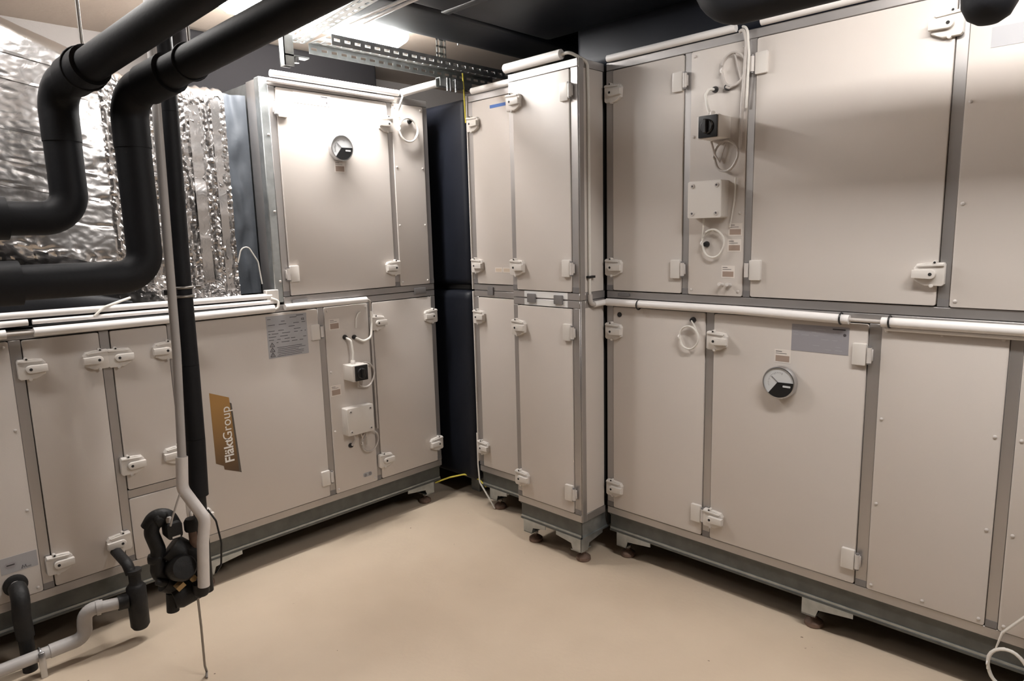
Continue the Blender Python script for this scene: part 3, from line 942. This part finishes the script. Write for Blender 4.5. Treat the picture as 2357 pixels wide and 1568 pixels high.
t = thing('drain_elbow', 'black drain elbow with flange on the panel with flow label', 'drain', (.350, 2.80, .10))
local(t, 'flange', MB().lathe([(.018, 0), (.038, 0), (.038, .008), (.030, .012), (.018, .012)], 24, Matrix.Translation((.350, YA - .005, .297)) @ OUT), 'black_rough')
local(t, 'pipe_neck', MB().cyl((.350, YA - .002, .297), (.350, YA - .050, .292), .019, 16), 'pvc')
local(t, 'elbow', MB().tube([(.350, YA - .035, .296), (.350, YA - .085, .285), (.343, YA - .095, .215), (.347, YA - .085, .13)], .028, 18, .045), 'black_rough')
local(t, 'down_pipe', MB().cyl((.347, YA - .085, .14), (.347, YA - .085, .0), .023, 16), 'black_rough')

# black pipe over the aisle on the right, its capped stub hanging into view
t = thing('insulated_pipe', 'black insulated pipe stub hanging down before the large upper door', 'pipe', (1.95, .355, 1.945))
local(t, 'insulation_sleeve', MB().tube([(1.94, Y0 + .09, 2.135), (1.94, 1.04, 2.135), (1.94, 1.04, 2.49)], .060, 26, .09, 8), 'foam')
local(t, 'stub', MB().lathe([(0, 1.895), (.022, 1.899), (.042, 1.912), (.055, 1.938), (.057, 1.965), (.054, 1.966), (.052, 2.13), (0, 2.13)], 28, Matrix.Translation((1.94, .355, .046))), 'foam')

# ------------------------------------------------------------------ luminaires
def luminaire(label, cx, cy, L, axis, em):
    t = thing('strip_light', label, 'lamp', (cx, cy, ZC - .02), 0 if axis == 'x' else PI / 2)
    h = L / 2
    z = -ZC + .02
    zb = 2.44 - (ZC - .02)
    b = MB()
    b.rrect(-h, h, zb - .004, .0195, -.045, .045, .008, .003)
    b.build('housing', 'fixture', t)
    b = MB()
    prof = []
    for k in range(13):
        a = PI * k / 12
        prof.append((.056 * math.cos(a), -.055 * max(0, math.sin(a)) ** .75))
    n = 8
    rings = []
    for i in range(25):
        u = i / 24
        x = -h + .004 + (L - .008) * u
        e = min(1, min(u, 1 - u) * 24 / 1.4 + .55)
        rings.append([b.bm.verts.new((x, y * (0.75 + .25 * e), zb - .004 + zz * e)) for y, zz in prof])
    for A, B in zip(rings, rings[1:]):
        for k in range(len(prof) - 1):
            b.bm.faces.new((A[k], A[k + 1], B[k + 1], B[k]))
    b.bm.faces.new(rings[0]); b.bm.faces.new(rings[-1][::-1])
    b.build('diffuser', em, t, angle=60)
    for s in (-1, 1):
        MB().box(s * (h - .12), s * (h - .10), -.052, .052, zb - .004, zb + .012, .002).build('clip', 'chrome', t)
luminaire('bright strip light just above the perforated cable tray', 1.665, 2.745, .88, 'x', 'lamp_front')
luminaire('strip light on the ceiling facing the large upper door', 1.60, .08, 1.28, 'y', 'lamp_rear')
luminaire('unseen fill light added on the ceiling in front of the foil duct', .10, 2.40, 1.28, 'x', 'lamp_fill')  # out of view, added to lift the lower deck and corner cabinet

# ------------------------------------------------------------------ cable trays and struts
def tray(label, p0, L, wid, flange, rz, pitch=.05):
    """perforated tray; local x along the run, local y across"""
    t = thing('cable_tray', label, 'cable tray', p0, rz)
    b = MB()
    th = .0015
    n = int(L / pitch)
    rows = [(wid * .10, wid * .36), (wid * .60, wid * .86)]
    ycuts = [0, wid * .16, wid * .34, wid * .64, wid * .82, wid]
    for i in range(n):
        xa = i * pitch; xb = xa + pitch
        sa, sb = xa + pitch * .22, xa + pitch * .78
        for j in range(5):
            if j in (1, 3):
                b.box(xa, sa, ycuts[j], ycuts[j + 1], 0, th); b.box(sb, xb, ycuts[j], ycuts[j + 1], 0, th)
            else:
                b.box(xa, xb, ycuts[j], ycuts[j + 1], 0, th)
    b.build('tray_floor', 'galv', t)
    for y, s in ((0, 1), (wid, -1)):
        b = MB()
        zc = [0, flange * .35, flange * .62, flange]
        for i in range(n):
            xa = i * pitch; xb = xa + pitch
            sa, sb = xa + pitch * .22, xa + pitch * .78
            b.box(xa, xb, y, y + th * s, zc[0], zc[1])
            b.box(xa, sa, y, y + th * s, zc[1], zc[2]); b.box(sb, xb, y, y + th * s, zc[1], zc[2])
            b.box(xa, xb, y, y + th * s, zc[2], zc[3])
        b.build('tray_side', 'galv', t)
    return t
tray('perforated galvanised cable tray running along under the bright lamp', (1.60, 2.565, 2.325), 1.15, .185, -.042, 0)
tray('perforated galvanised cable tray crossing toward the aisle beside black pipe', (1.40, 1.10, 2.33), 1.72, .066, .034, R(83.2), .05)
t = thing('strut_hanger', 'short strut bracket with bolt under end of crossing tray', 'bracket', (1.50, 2.70, 2.24))
b = MB(); b.box(1.452, 1.456, 2.690, 2.730, 2.205, 2.328); b.box(1.452, 1.495, 2.727, 2.731, 2.205, 2.328); b.box(1.452, 1.495, 2.690, 2.693, 2.205, 2.328)
local(t, 'channel', b, 'galv')
local(t, 'foot_plate', MB().box(1.456, 1.565, 2.690, 2.730, 2.245, 2.251), 'galv')
local(t, 'bolt', MB().cyl((1.51, 2.70, 2.244), (1.51, 2.70, 2.222), .012, 6), 'chrome')
local(t, 'hanger_rod', MB().cyl((1.475, 2.71, 2.25), (1.475, 2.71, 2.33), .004, 8), 'rod')
t = thing('strut_hanger', 'slotted vertical hanger strip above the cable tray', 'bracket', (2.30, 2.74, 2.31))
b = MB()
for k in range(5):
    z = 2.325 + k * .034
    for x in (2.305, 2.339):
        b.box(x, x + .008, 2.738, 2.741, z, z + .034); b.box(x + .020, x + .028, 2.738, 2.741, z, z + .034); b.box(x, x + .028, 2.738, 2.741, z, z + .010)
b.box(2.330, 2.342, 2.740, 2.744, 2.325, 2.49)
local(t, 'slotted_strip', b, 'galv')
local(t, 'ceiling_plate', MB().box(2.29, 2.38, 2.70, 2.78, 2.488, 2.5), 'galv')
t = thing('strut_bracket', 'short galvanised strut with bolts under the tray end', 'bracket', (2.32, 2.68, 2.255))
b = MB(); b.box(2.25, 2.46, 2.655, 2.659, 2.222, 2.262); b.box(2.25, 2.46, 2.655, 2.690, 2.259, 2.2628); b.box(2.25, 2.46, 2.687, 2.691, 2.222, 2.262)
local(t, 'channel', b, 'galv')
for x in (2.29, 2.31, 2.345):
    local(t, 'bolt', MB().cyl((x, 2.65, 2.20), (x, 2.65, 2.262), .006, 6), 'chrome')

# ------------------------------------------------------------------ conduits and cables
def run(name, label, cat, pts, r, m, fillet=.0, seg=12, loc=None, group=None):
    o = MB().tube(pts, r, seg, fillet).build(name, m)
    return tag(o, label, cat, group)
yc = YA - .022
run('conduit', 'highest white conduit on the logo row, directly below foil duct', 'conduit', [(-.45, YA + .005, 1.268), (.42, YA + .005, 1.2585), (.96, YA + .005, 1.2525), (1.405, YA + .005, 1.247)], .0125, 'conduit')
run('conduit', 'middle white conduit on the logo row with a cut end', 'conduit', [(-.45, YA - .005, 1.232), (.495, YA - .005, 1.231)], .0115, 'conduit')
run('conduit', 'thin middle white conduit continuing behind the riser', 'conduit', [(.508, YA - .005, 1.2305), (1.405, YA - .005, 1.222)], .0085, 'conduit')
run('conduit', 'thick lowest white conduit on the logo row, passing above the latches', 'conduit', [(.505, yc, 1.1965), (.96, yc, 1.193), (1.40, yc, 1.193)], .0165, 'conduit')
run('conduit', 'piece of white conduit before a cable gap on the logo row', 'conduit', [(-.45, yc, 1.199), (.425, yc, 1.198)], .0165, 'conduit')
run('conduit', 'white conduit above the notice label, bent down by switch panel', 'conduit', [(1.452, yc, 1.1945), (1.885, yc, 1.1905)], .0145, 'conduit')
run('cable', 'grey cables bridging the gap in the lowest logo row conduit', 'cable', [(.42, yc, 1.198), (.51, yc, 1.196)], .006, 'cable_grey')
run('cable', 'grey cable drop from the conduit end down the switch panel edge', 'cable', [(1.883, yc, 1.190), (1.906, yc, 1.188), (1.912, YA - .012, 1.12), (1.914, YA - .010, .60), (1.915, YA - .010, .52)], .0055, 'cable_grey', .02)
run('cable', 'white cable curving between two conduit ends by the fabric connector', 'cable', [(1.395, YA - .01, 1.238), (1.425, YA - .02, 1.225), (1.420, YA - .025, 1.195), (1.390, YA - .02, 1.180)], .006, 'cable_white', .015)
run('cable_tie', 'white wires slanting across the conduits below the black wrap', 'cable', [(.700, YA - .012, 1.232), (.735, YA - .012, 1.262), (.80, YA + .015, 1.278), (.84, YA + .03, 1.287)], .005, 'cable_white')
# top of the left row
run('conduit', 'inner of two thin white conduits beside the crossing tray', 'conduit', [(1.628, 2.47, 2.352), (1.626, 2.10, 2.352), (1.62, 1.20, 2.352)], .0065, 'conduit')
run('conduit', 'outer of two thin white conduits beside the crossing tray', 'conduit', [(1.668, 2.43, 2.352), (1.657, 2.10, 2.352), (1.645, 1.20, 2.352)], .0065, 'conduit')
run('conduit', 'thick white conduit along the top edge under the cable tray', 'conduit', [(1.475, YA - .012, 2.2065), (2.150, YA - .012, 2.2055)], .0150, 'conduit')
run('conduit', 'thin white conduit directly under the thick one below cable tray', 'conduit', [(1.450, YA - .016, 2.176), (2.115, YA - .016, 2.174)], .0085, 'conduit')
run('conduit', 'short white conduit rising from the unit to the cable tray', 'conduit', [(2.165, YA - .018, 2.2055), (2.24, YA - .05, 2.232), (2.335, YA - .14, 2.262)], .0190, 'conduit')
def coil(name, label, c, r, tilt, m, wire, turns, loc_rz, extra=(), tie=True):
    """cable coil hanging flat against a panel; c = local (x,z) on the face"""
    pts = []
    n = int(26 * turns)
    for k in range(n + 1):
        a = PI / 2 + 2 * PI * turns * k / n
        pts.append((c[0] + r * math.cos(a) * (1 + .05 * math.sin(a * 3.1)), -.016 - .007 * k / n, c[1] + r * math.sin(a) * tilt))
    t = thing(name, label, 'cable', *loc_rz)
    MB().tube(list(extra) + pts, wire, 8).build('cable_loop', m, t)
    if tie:
        MB().tube([(c[0] - r * 1.0, -.019 + .010 * math.cos(2 * PI * k / 10), c[1] + .008 * math.sin(2 * PI * k / 10)) for k in range(10)], .0025, 6, closed=True).build('cable_tie', 'conduit', t)
    return t
LA = ((0, YA - .003, 0), 0)
LB = ((XB - .003, 0, 0), RB)
def by(y): return -y
coil('cable_coil', 'white cable coil hanging beside the latch below the cable tray', (2.196, 2.030), .058, 1.0, 'cable_white', .0048, 2.2, LA,
     [(2.165, -.02, 2.185), (2.150, -.016, 2.13), (2.142, -.016, 2.09), (2.160, -.016, 2.085)])
run('cable', 'loose white cable hanging from conduit end beside the coil', 'cable', [(2.165, YA - .03, 2.19), (2.135, YA - .02, 2.12), (2.140, YA - .016, 2.04)], .0045, 'cable_white')
MB_ = MB().lathe([(0, 0), (.012, 0), (.012, .006), (.008, .016), (0, .016)], 14, OUT)
GLAND = MB_.mesh('cable_gland', 'black_plastic')
def gland(label, loc, rz):
    o = obj('cable_gland', GLAND, None, loc, (0, 0, rz))
    return tag(o, label, 'gland', 'black rubber cable glands')
gland('black cable gland behind the white coil below the cable tray', (2.215, YA - .005, 2.075), 0)
gland('black gland feeding the short cable into the white switch box', (1.759, YA - .005, 1.016), 0)
gland('black gland feeding the looping white cable above white switch box', (1.811, YA - .005, 1.010), 0)
gland('black gland under the white junction box', (1.752, YA - .005, .468), 0)
gland('grey-ringed gland above the black-faced switch box', (XB - .005, 1.277, 2.005), RB)
gland('black gland beside the cable loop above the grey switch box', (XB - .005, 1.228, 2.005), RB)
gland('black gland inside the cable loop under grey junction box', (XB - .005, 1.300, 1.437), RB)
gland('black gland above the thin pale coil under the seam conduit', (XB - .005, 1.352, 1.138), RB)

# left switch panel
def switch_box(label, loc, rz, x0, x1, z0, z1, d, knob_full):
    t = thing('isolator_switch', label, 'switch', loc, rz)
    MB().rrect(x0, x1, z0, z1, -d + .018, 0, .004, .001).build('box', 'plastic', t)
    MB().rrect(x0 - .001, x1 + .001, z0 - .001, z1 + .001, -d, -d + .017, .004, .002).build('lid', 'plastic', t)
    cx, cz = (x0 + x1) / 2, (z0 + z1) / 2
    h = (x1 - x0) * (.46 if knob_full else .42)
    MB().rrect(cx - h + .004, cx + h, cz - h, cz + h, -d - .006, -d + .001, .003, .001).build('face_plate', 'black_plastic', t)
    k = MB()
    k.lathe([(.026, 0), (.026, .006), (.022, .010), (0, .010)], 24, Matrix.Translation((cx, -d - .005, cz)) @ OUT)
    k.box(cx - .007, cx + .007, -d - .028, -d - .012, cz - .025, cz + .025, .003)
    k.build('rotary_knob', 'black_plastic', t, angle=30)
    MB().lathe([(0, 0), (.011, 0), (.011, .016), (.008, .020), (0, .020)], 12, Matrix.Translation((cx - .01, -d * .45, z1))).build('gland', 'plastic', t)
    return t
switch_box('white isolator switch box with black rotary knob above white junction box', (0, YA - .005, 0), 0, 1.738, 1.826, .806, .884, .088, False)
run('cable', 'short white cable from gland into the white switch box', 'cable', [(1.759, YA - .018, 1.014), (1.772, YA - .04, 1.000), (1.775, YA - .046, .94), (1.772, YA - .046, .905)], .0055, 'cable_white', .015)
run('cable', 'white cable looping from gland to the grey cable drop', 'cable', [(1.811, YA - .018, 1.008), (1.850, YA - .03, .985), (1.895, YA - .03, 1.00), (1.910, YA - .02, 1.07), (1.911, YA - .018, 1.13)], .006, 'cable_white', .03)
run('cable', 'thin white cable arc leaning above the white switch box', 'cable', [(1.822, YA - .012, 1.055), (1.825, YA - .014, 1.10), (1.838, YA - .014, 1.125), (1.852, YA - .012, 1.132)], .0035, 'cable_white', .02)
coil('cable_coil', 'grey cable loop behind the white switch box', (1.852, .815), .054, 1.15, 'cable_grey', .0045, 1.6, LA, [(1.80, -.03, .80), (1.806, -.02, .762), (1.83, -.018, .755)])
def junction_box(label, loc, rz, x0, x1, z0, z1, d):
    t = thing('junction_box', label, 'junction box', loc, rz)
    MB().rrect(x0, x1, z0, z1, -d * .55, 0, .006, .001).build('box', 'plastic', t)
    MB().rrect(x0, x1, z0, z1, -d, -d * .56, .007, .003).build('lid', 'plastic', t)
    for x in (x0 + .02, x1 - .02):
        for z in (z0 + .018, z1 - .018):
            b = MB()
            b.lathe([(.009, -.001), (.009, .002), (.0055, .0028), (.005, .0018), (0, .0018)], 14, Matrix.Translation((x, -d, z)) @ OUT)
            b.mi = 1
            b.lathe([(0, .0015), (.0035, .0015), (.0035, .0025), (0, .0025)], 8, Matrix.Translation((x, -d, z)) @ OUT)
            b.build('lid_screw', ['hinge_grey', 'ink'], t)
    return t
junction_box('white square junction box below the white switch box', (0, YA - .005, 0), 0, 1.715, 1.868, .530, .668, .05)
run('cable', 'short cable stub from white junction box to black gland', 'cable', [(1.762, YA - .03, .532), (1.768, YA - .03, .500), (1.752, YA - .02, .470)], .006, 'cable_grey', .012)
coil('cable_coil', 'grey cable loop below the white junction box', (1.856, .470), .050, 1.1, 'cable_grey', .0042, 1.3, LA, [(1.80, -.028, .530), (1.815, -.022, .480), (1.83, -.02, .50), (1.845, -.018, .53)])
run('cable', 'thin grey vertical cable hanging below the white junction box', 'cable', [(1.835, YA - .03, .532), (1.836, YA - .024, .455)], .004, 'cable_grey')

# right switch panel
sb = switch_box('grey switch box with black face plate above grey junction box', (XB - .005, 0, 0), RB, by(1.298), by(1.214), 1.822, 1.902, .092, True)
MB().box(by(1.224), by(1.218), -.096, -.088, 1.836, 1.888).build('red_marker', 'red_plastic', sb)
junction_box('grey square junction box with four screws below grey switch box', (XB - .005, 0, 0), RB, by(1.355), by(1.216), 1.536, 1.674, .055)
run('cable', 'short pale cable hooked from gland into the grey switch box', 'cable', [(XB - .018, 1.277, 2.004), (XB - .035, 1.288, 2.006), (XB - .045, 1.296, 1.985), (XB - .048, 1.285, 1.94), (XB - .048, 1.276, 1.915)], .0055, 'cable_white', .015)
coil('cable_coil', 'grey cable loop above the grey switch box', (by(1.200), 2.062), .046, 1.25, 'cable_grey', .0042, 1.2, LB, [(by(1.228), -.018, 2.005), (by(1.214), -.02, 1.998), (by(1.17), -.018, 2.02)])
coil('cable_coil', 'grey cable loop under the grey switch box', (by(1.222), 1.760), .046, 1.2, 'cable_grey', .0045, 1.7, LB, [(by(1.268), -.045, 1.815), (by(1.262), -.03, 1.77), (by(1.245), -.02, 1.74)])
coil('cable_coil', 'pale cable loop hanging under the grey junction box', (by(1.266), 1.440), .046, 1.15, 'cable_white', .0040, 1.1, LB, [(by(1.300), -.03, 1.538), (by(1.302), -.028, 1.50), (by(1.312), -.018, 1.46)])
coil('cable_coil', 'thin pale cable coil under the seam conduit beside a latch', (by(1.362), 1.068), .042, 1.1, 'cable_white', .0032, 2.1, LB, [(by(1.352), -.02, 1.138), (by(1.34), -.018, 1.12), (by(1.33), -.016, 1.10)])
run('cable', 'grey cables dropping along the post beside the grey switch box', 'cable', [(XB - .02, 1.180, 2.185), (XB - .03, 1.160, 2.195), (XB - .028, 1.150, 2.14), (XB - .018, 1.165, 1.95), (XB - .016, 1.170, 1.78)], .0065, 'cable_grey', .03)
run('cable', 'pale cable dropping beside the grey cables on the post', 'cable', [(XB - .02, 1.170, 2.20), (XB - .034, 1.146, 2.19), (XB - .028, 1.140, 2.10), (XB - .016, 1.150, 1.92)], .0045, 'cable_white', .03)
run('cable', 'thin pale cable stretched down to the label plates', 'cable', [(XB - .014, 1.185, 1.68), (XB - .012, 1.188, 1.60), (XB - .010, 1.205, 1.50)], .003, 'cable_white')

# right row conduits
xc = XB - .022
run('conduit', 'long white conduit along the seam above the silver plate', 'conduit', [(xc, 1.765, 1.190), (xc, 1.17, 1.191), (xc, .763, 1.183)], .0160, 'conduit')
run('conduit', 'white seam conduit beyond the cable gap and silver plate', 'conduit', [(xc, .664, 1.183), (xc, -.45, 1.186)], .0160, 'conduit')
run('cable', 'grey cables showing in the conduit gap beside the silver plate', 'cable', [(xc, .77, 1.183), (xc, .655, 1.183)], .0065, 'cable_grey')
run('conduit', 'thin white conduit under the seam conduit beyond the cable gap', 'conduit', [(XB - .014, .655, 1.160), (XB - .014, -.45, 1.163)], .0065, 'conduit')
for y in (.79, .64, 1.60):
    o = MB().tube([(xc + .019 * math.cos(2 * PI * k / 20), y, 1.1855 + .019 * math.sin(2 * PI * k / 20)) for k in range(20)], .003, 6, closed=True).build('conduit_clip', 'black_plastic')
    tag(o, {.79: 'black clip at the cable gap end of long conduit', .64: 'black clip just past the cable gap', 1.60: 'black clip on long conduit near the projecting cabinet'}[y], 'clip')
run('conduit', 'white conduit along the top above the grey switch box', 'conduit', [(XB - .010, 1.765, 2.204), (XB - .010, 1.20, 2.204)], .0145, 'conduit')
run('conduit', 'thick white conduit along the top above the large door', 'conduit', [(XB - .012, 1.105, 2.207), (XB - .012, -.40, 2.207)], .0170, 'conduit')
run('conduit', 'thick white tube on top of the projecting cabinet', 'conduit', [(XC - .012, 2.190, 2.214), (XC - .012, 1.868, 2.214)], .0205, 'conduit')
run('conduit', 'white conduit on top of the narrow corner cabinet', 'conduit', [(XB - .010, 2.60, 2.206), (XB - .010, 2.20, 2.206)], .0160, 'conduit')
run('cable', 'white cable bending over the corner of the projecting cabinet', 'cable', [(XC - .012, 1.872, 2.214), (XC - .012, 1.825, 2.214), (XC + .05, 1.783, 2.18), (XC + .055, 1.782, 2.02), (XC + .055, 1.783, 1.24), (XC + .06, 1.783, 1.215)], .0065, 'cable_white', .03)
run('conduit', 'white conduit stub from projecting cabinet to long seam conduit', 'conduit', [(XC + .075, 1.776, 1.186), (XB - .024, 1.772, 1.189)], .013, 'conduit')
run('cable', 'dark cable elbow at the projecting cabinet seam', 'cable', [(XC + .055, 1.782, 1.23), (XC + .055, 1.779, 1.19), (XC + .078, 1.776, 1.186)], .0105, 'cable_grey', .02)
o = MB().box(XC + .040, XC + .085, 1.774, 1.7895, 1.300, 1.310, .001).build('cable_tie', 'black_plastic')
tag(o, 'black tie strap on the side of the projecting cabinet', 'tie')

# cables in the corner
run('earth_cable', 'yellow green earth cable arching over the floor to corner cabinet', 'cable', [(2.300, 2.90, .105), (2.37, 2.86, .125), (2.43, 2.79, .145), (2.455, 2.70, .13), (2.445, 2.63, .105)], .0045, 'cable_yellow', .05)
run('cable', 'white cable running down the edge of lower corner cabinet', 'cable', [(XB - .006, 2.655, .42), (XB - .006, 2.655, .24), (XB - .012, 2.640, .14), (XB - .002, 2.57, .05), (XB + .01, 2.55, .006)], .0045, 'cable_white', .05)
run('earth_cable', 'yellowish cable running down beside the upper corner cabinet', 'cable', [(XB - .02, 2.655, 2.30), (XB - .012, 2.658, 2.20), (XB - .008, 2.657, 2.06)], .004, 'cable_yellow', .05)
run('cable', 'thin pale cable arching in front of the fabric connector', 'cable', [(1.300, 2.955, 1.40), (1.315, 2.945, 1.462), (1.345, 2.94, 1.470), (1.385, 2.94, 1.40), (1.395, 2.94, 1.30)], .003, 'cable_white', .04)
# coil low on the right
coil('cable_coil', 'white cable coil hanging low in front of the base frame', (by(.250), .150), .050, 1.25, 'cable_white', .0045, 2.3, ((XB - .03, 0, 0), RB),
     [(by(.175), -.005, .42), (by(.20), -.012, .36), (by(.27), -.016, .26), (by(.283), -.016, .20)])

# ------------------------------------------------------------------ round pressure gauges
def gauge(label, loc, rz):
    t = thing('pressure_gauge', label, 'gauge', loc, rz)
    b = MB()
    b.lathe([(.050, -.001), (.053, .006), (.060, .008), (.0605, .030), (.058, .034), (.0545, .0345), (.0545, .030), (0, .030)], 48, OUT)
    b.build('bezel', 'chrome', t)
    MB().lathe([(0.0545, .0300), (.0545, .0306), (0, .0306)], 48, OUT).build('dial_face', 'dial', t)
    pts = [(-.004, .002)]
    for k in range(25):
        a = R(4 - 136 * k / 24)
        pts.append((.0535 * math.cos(a), .0535 * math.sin(a)))
    MB().prism(pts, -.0330, -.0302).build('dark_cover', 'black_plastic', t)
    MB().rrect(.016, .044, -.014, -.007, -.0336, -.0325, .002).build('cover_badge', 'dial', t)
    b = MB()
    b.tube([(-.003, -.0318, .002), (-.026, -.0318, .022)], .0009, 6)
    b.build('needle', 'ink', t)
    b = MB()
    for k in range(15):
        a = R(72 + 9.0 * k)
        l = .007 if k % 5 == 0 else .004
        b.tube([(.040 * math.cos(a), -.0311, .040 * math.sin(a)), ((.040 - l) * math.cos(a), -.0311, (.040 - l) * math.sin(a))], .0006, 4)
    b.build('scale_marks', 'ink_soft', t)
gauge('round pressure gauge on the brightly lit upper door', (1.793, YA - .005, 1.912), 0)
gauge('round pressure gauge on the door with the silver plate', (XB - .005, .988, .937), RB)
